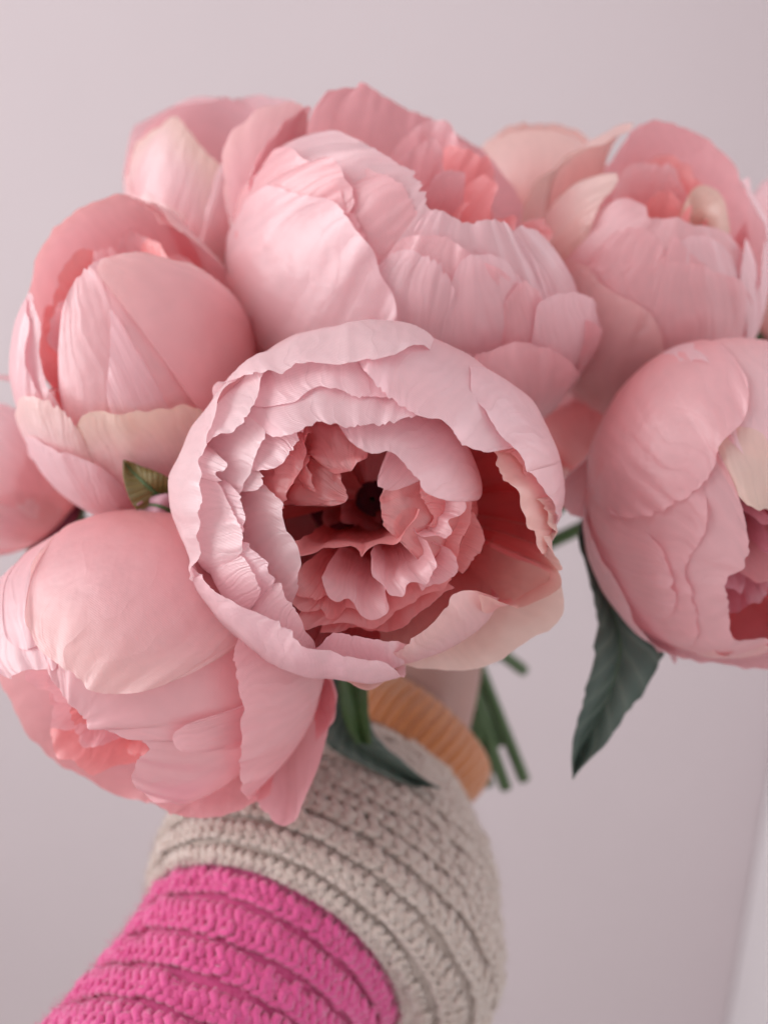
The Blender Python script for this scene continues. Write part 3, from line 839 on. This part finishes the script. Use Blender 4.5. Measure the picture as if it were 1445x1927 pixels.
b.leaf([(600, 1270), (600, 1330), (612, 1395), (640, 1420), (700, 1450), (770, 1478), (828, 1484)],
       [(680, 1270), (690, 1320), (700, 1370), (720, 1400), (750, 1425), (790, 1460), (828, 1484)],
       [(640, 1270), (645, 1330), (655, 1380), (680, 1412), (725, 1440), (780, 1470), (828, 1484)], 0.285, 0.295, M_LEAF, 0.05, 0.004)
c.leaf([(640, 1240), (636, 1290), (645, 1350), (670, 1400)], [(690, 1240), (692, 1290), (694, 1350), (700, 1400)],
       [(660, 1240), (664, 1290), (672, 1350), (685, 1400)], 0.27, 0.285, M_STEM, 0.0, 0.003)
t.leaf([(400, 560), (410, 530), (425, 512), (440, 505), (470, 500)], [(440, 600), (460, 560), (465, 530), (468, 515), (470, 500)],
       [(420, 580), (435, 545), (445, 520), (455, 508), (470, 500)], 0.30, 0.305, M_LEAF, 0.0, 0.001)
m.leaf([(1190, 800), (1205, 770), (1230, 735), (1262, 705), (1290, 690)], [(1230, 810), (1245, 780), (1262, 750), (1280, 715), (1290, 690)],
       [(1210, 805), (1225, 772), (1245, 742), (1270, 710), (1290, 690)], 0.29, 0.29, M_SEPAL, 0.0, 0.001)

#---PERSON---
# ------------------------------------------------------------------ arm, hand and knitted sleeve
KEYS = [  # visible left end, right end, crest of the ring in the picture, distance, part
    ((0, 2080), (520, 2330), (330, 2080), 0.250),
    ((95, 1955), (590, 2180), (370, 1955), 0.262),
    ((212, 1822), (650, 2030), (430, 1805), 0.272),
    ((300, 1690), (715, 1950), (555, 1690), 0.284),
    ((300, 1640), (790, 1960), (600, 1640), 0.290),
    ((312, 1590), (865, 1950), (645, 1600), 0.300),
    ((335, 1545), (905, 1895), (682, 1560), 0.312),
    ((385, 1510), (905, 1790), (705, 1505), 0.325),
    ((450, 1470), (905, 1690), (722, 1460), 0.338),
    ((530, 1430), (875, 1585), (735, 1425), 0.350),
    ((600, 1385), (848, 1505), (750, 1395), 0.360),
]


def ring_basis(k):
    EL, ER, B, d = np.array(k[0], float), np.array(k[1], float), np.array(k[2], float), k[3]
    mid = (EL + ER) / 2
    Mv = (ER - EL) / 2
    a = np.linalg.norm(Mv)
    bm = B - mid
    bm = bm - Mv * (bm @ Mv) / a ** 2
    bl = min(np.linalg.norm(bm), a * 0.92)
    dep = math.sqrt(max(a * a - bl * bl, 0)) * 0.85
    s = d / F
    C = ray(*mid) * d
    M3 = np.array([Mv[0], -Mv[1], 0]) * s
    m3 = ray(*(mid + bm)) * (d - dep * s) - C
    return np.concatenate([C, M3, m3])


KB = np.array([ring_basis(k) for k in KEYS])
KS = np.arange(len(KEYS), dtype=float)
def spline_uniform(P, n):
    Q = np.vstack([2 * P[0] - P[1], P, 2 * P[-1] - P[-2]])
    out = []
    for s in np.linspace(0, len(P) - 1 - 1e-6, n):
        i = int(s) + 1; f = s - int(s)
        p0, p1, p2, p3 = Q[i - 1], Q[i], Q[i + 1], Q[i + 2]
        out.append(0.5 * ((2 * p1) + (-p0 + p2) * f + (2 * p0 - 5 * p1 + 4 * p2 - p3) * f * f + (-p0 + 3 * p1 - 3 * p2 + p3) * f ** 3))
    return np.array(out)
KFINE = spline_uniform(KB, 801)


def sleeve_pt(s, t):
    """s: 0..10 along the sleeve, t: angle (arrays) -> world points"""
    f = np.clip(np.asarray(s) / (len(KEYS) - 1) * 800, 0, 799.999)
    i = f.astype(int); fr = (f - i)[..., None]
    k = KFINE[i] * (1 - fr) + KFINE[np.minimum(i + 1, 800)] * fr
    t = np.asarray(t)[..., None]
    return to_world(k[..., 0:3] + np.cos(t) * k[..., 3:6] + np.sin(t) * k[..., 6:9])


def sleeve_frame(s, t):
    p = sleeve_pt(s, t)
    ds = sleeve_pt(np.asarray(s) + 0.04, t) - sleeve_pt(np.asarray(s) - 0.04, t)
    dt = sleeve_pt(s, np.asarray(t) + 0.02) - sleeve_pt(s, np.asarray(t) - 0.02)
    ds /= np.linalg.norm(ds, axis=-1, keepdims=True) + 1e-9
    n = np.cross(dt, ds)
    n /= np.linalg.norm(n, axis=-1, keepdims=True) + 1e-9
    return p, ds, n


# cuff rings
def cuff_basis():
    c0 = ring_basis(((640, 1360), (846, 1520), (770, 1402), 0.358))
    c1 = ring_basis(((668, 1315), (880, 1488), (795, 1358), 0.368))
    c2 = ring_basis(((700, 1275), (908, 1454), (820, 1325), 0.378))
    return c0, c1, c2


CB = spline_uniform(np.array(cuff_basis()), 41)
WRIST = to_world(CB[-1][0:3])
ELBOW = to_world(KB[0][0:3])

# hand: one skinned body mesh
def build_hand():
    sd = (at(985, 1470, .42) - GRIP); sd /= np.linalg.norm(sd)
    s = -sd                                             # up along the stems
    wv = (FIST - WRIST); L0 = np.linalg.norm(wv); wv /= L0
    s = s - wv * (s @ wv) * 0.5; s /= np.linalg.norm(s)
    n = np.cross(wv, s); n /= np.linalg.norm(n)
    if n @ FWD < 0:
        n = -n
    V, E, Rd = [], [], []

    def add(p, r, parent=None):
        V.append(p); Rd.append(r)
        if parent is not None:
            E.append((parent, len(V) - 1))
        return len(V) - 1
    root = add(WRIST + n * 0.003, 0.020)
    a1 = add(WRIST * .65 + to_world(KB[7][0:3]) * .35 - n * .004, 0.024, root)
    a2 = add(to_world(KB[5][0:3]), 0.028, a1)
    a3 = add(to_world(KB[2][0:3]), 0.032, a2)
    p0 = FIST - n * 0.013
    palm = add(WRIST * .5 + p0 * .5 + n * 0.004, 0.019, root)
    for off, ln in ((0.027, .92), (0.009, 1.0), (-0.009, .95), (-0.025, .8)):
        mcp = add(p0 + s * off + wv * 0.012 - n * 0.002, 0.0115, palm)
        q1 = add(V[mcp] + (wv * 0.014 + n * 0.026) * ln, 0.0092, mcp)
        q2 = add(V[q1] + (-wv * 0.020 + n * 0.012) * ln, 0.0084, q1)
        add(V[q2] + (-wv * 0.014 - n * 0.012) * ln, 0.0074, q2)
    t1 = add(V[palm] + s * 0.022 + n * 0.012, 0.013, palm)
    t2 = add(V[t1] + s * 0.020 + wv * 0.018 + n * 0.014, 0.0105, t1)
    add(V[t2] + s * 0.004 + wv * 0.024 + n * 0.008, 0.0088, t2)
    me = bpy.data.meshes.new('person')
    me.from_pydata([tuple(v - WRIST) for v in V], E, [])
    o = bpy.data.objects.new('person', me)
    COL.objects.link(o)
    o.location = WRIST
    me.materials.append(M_SKIN)
    sk = o.modifiers.new('skin', 'SKIN')
    sk.use_smooth_shade = True
    for i, sv in enumerate(me.skin_vertices[0].data):
        sv.radius = (Rd[i], Rd[i])
        sv.use_root = (i == 0)
    ss = o.modifiers.new('smooth', 'SUBSURF'); ss.levels = 2; ss.render_levels = 2
    o['label'] = 'arm in a chunky pink and cream knitted sleeve, hand gripping the stems'
    o['category'] = 'person'
    return o


person = build_hand()


def base_tube(name, s0, s1, mat, inset=-0.0003, nr=50, nc=140):
    S = np.linspace(s0, s1, nr)[:, None] * np.ones((1, nc))
    T = np.ones((nr, 1)) * np.linspace(0, 2 * math.pi, nc, endpoint=False)[None]
    p, ds, n = sleeve_frame(S, T)
    V = p - n * inset * NSIGN
    me = grid_mesh(name, V - WRIST, closed_u=True)
    return link(name, me, person, mat)


_p, _d, _n = sleeve_frame(np.array([5.0]), np.array([math.pi / 2]))
NSIGN = 1.0 if (_n[0] @ (CAM - _p[0])) > 0 else -1.0


def ridge(s, spacing, parent, mat, stitches, rad, seed):
    """one garter-stitch ridge: two interlocking rows of loops"""
    verts, faces = [], []
    for half in (0, 1):
        per = 10
        n = stitches * per
        t = np.arange(n) * 2 * math.pi / n
        x = np.arange(n) * 2 * math.pi / per + half * math.pi
        wob = np.array([n1(tt * 3.1, seed + half) for tt in t])
        wob2 = np.array([n1(tt * 25, seed + half + 9) for tt in t])
        sgn = 1 if half else -1
        so = s + spacing * (0.13 * sgn + 0.18 * np.sin(x) + 0.08 * wob + 0.11 * wob2)
        to = t + 0.36 * (2 * math.pi / stitches) * np.sin(2 * x) * sgn
        p, ds, nn = sleeve_frame(so, to)
        h = rad * (0.55 + 0.85 * np.cos(x * 1.0 + (0 if half else math.pi)) * 0.5 + 0.9 * wob2) + rad * 1.0
        P = p + nn * NSIGN * h[:, None]
        T = np.roll(P, -1, 0) - np.roll(P, 1, 0)
        T /= np.linalg.norm(T, axis=1, keepdims=True)
        A = nn - T * np.sum(nn * T, 1, keepdims=True)
        A /= np.linalg.norm(A, axis=1, keepdims=True)
        Bv = np.cross(T, A)
        sides = 6
        off = len(verts)
        ang = np.arange(sides) * 2 * math.pi / sides
        rr = rad * (1 + 0.12 * wob2)
        ring = P[:, None, :] + rr[:, None, None] * (np.cos(ang)[None, :, None] * A[:, None, :] + np.sin(ang)[None, :, None] * Bv[:, None, :])
        verts.extend((ring.reshape(-1, 3) - WRIST).tolist())
        for i in range(n):
            i2 = (i + 1) % n
            for j in range(sides):
                j2 = (j + 1) % sides
                faces.append((off + i * sides + j, off + i * sides + j2, off + i2 * sides + j2, off + i2 * sides + j))
    me = bpy.data.meshes.new('knit_ridge')
    me.from_pydata(verts, [], faces)
    me.polygons.foreach_set('use_smooth', [True] * len(me.polygons))
    me.update()
    return link('knit_ridge', me, parent, mat)


SB = 3.15      # where the pink band meets the cream band
pink_band = base_tube('pink_sleeve_band', 0.2, SB, M_PINKYARN)
cream_band = base_tube('cream_sleeve_band', SB, 10.0, M_CREAMYARN)


def arc_positions(s0, s1, step):
    S = np.linspace(s0, s1, 300)
    P = sleeve_pt(S, np.full(300, 1.2))
    L = np.concatenate([[0], np.cumsum(np.linalg.norm(np.diff(P, axis=0), axis=1))])
    n = max(2, int(round(L[-1] / step)))
    pos = np.interp((np.arange(n) + 0.5) / n * L[-1], L, S)
    return pos


def lay_ridges(s0, s1, step, parent, mat, st, rad, sd):
    pos = arc_positions(s0, s1, step)
    for i, sp in enumerate(pos):
        lo = pos[i - 1] if i else 2 * pos[0] - pos[1]
        hi = pos[i + 1] if i < len(pos) - 1 else 2 * pos[-1] - pos[-2]
        ridge(sp, (hi - lo) / 2, parent, mat, st, rad, sd + i * 3.3)


lay_ridges(0.6, SB, 0.0100, pink_band, M_PINKYARN, 92, 0.00122, 11)
lay_ridges(SB + 0.02, 10.0, 0.0086, cream_band, M_CREAMYARN, 92, 0.0012, 70)

# ribbed orange cuff: vertical ribs round the wrist
nr, ribs = 30, 42
nc = ribs * 10
ang = np.linspace(0, 2 * math.pi, nc, endpoint=False)
rows = []
for i in range(nr):
    f = i / (nr - 1)
    kb = CB[int(round(f * 40))]
    bulge = 1.0 + 0.05 * math.sin(f * math.pi) - 0.05 * max(0, (f - .93) / .07)
    rb = 1 + 0.045 * np.cos(ang * ribs)
    pt = kb[0:3] + (np.cos(ang)[:, None] * kb[3:6] + np.sin(ang)[:, None] * kb[6:9]) * (bulge * rb)[:, None]
    rows.append(to_world(pt))
cuff = link('cuff', grid_mesh('cuff', np.array(rows) - WRIST, closed_u=True), person, M_ORANGEYARN)
sm = cuff.modifiers.new('knit_thickness', 'SOLIDIFY'); sm.thickness = 0.002; sm.offset = -1


# loose fibres standing off the yarn
def fuzz(parent, mat, s0, s1, n, seed):
    rng = np.random.default_rng(seed)
    S = rng.uniform(s0, s1, n); T = rng.uniform(-0.5, math.pi + 0.5, n)
    p, ds, nn = sleeve_frame(S, T)
    nn = nn * NSIGN
    base = p + nn * rng.uniform(0.0012, 0.0034, n)[:, None]
    d = nn * rng.uniform(0.1, 0.9, n)[:, None] + rng.normal(0, 0.6, (n, 3))
    d /= np.linalg.norm(d, axis=1, keepdims=True)
    ln = rng.uniform(0.0012, 0.0042, n)[:, None]
    side = np.cross(d, rng.normal(0, 1, (n, 3)))
    side /= np.linalg.norm(side, axis=1, keepdims=True)
    mid = base + d * ln * 0.55 + side * ln * 0.18
    tip = base + d * ln + side * ln * 0.05
    w_ = np.cross(d, side) * 0.00005
    V = np.stack([base - w_, base + w_, mid - w_ * .8, mid + w_ * .8, tip], 1).reshape(-1, 3) - WRIST
    i = np.arange(n)[:, None] * 5
    faces = [tuple(q) for q in (i + np.array([0, 1, 3, 2]))] + [tuple(q) for q in (i + np.array([2, 3, 4]))]
    me = bpy.data.meshes.new('yarn_fuzz')
    me.from_pydata(V.tolist(), [], [tuple(int(x) for x in f) for f in faces]); me.update()
    o = link('yarn_fuzz', me, parent, mat)
    o['kind'] = 'stuff'


fuzz(pink_band, M_PINKYARN, 0.8, SB, 11000, 3)
fuzz(cream_band, M_CREAMYARN, SB, 10.0, 16000, 4)
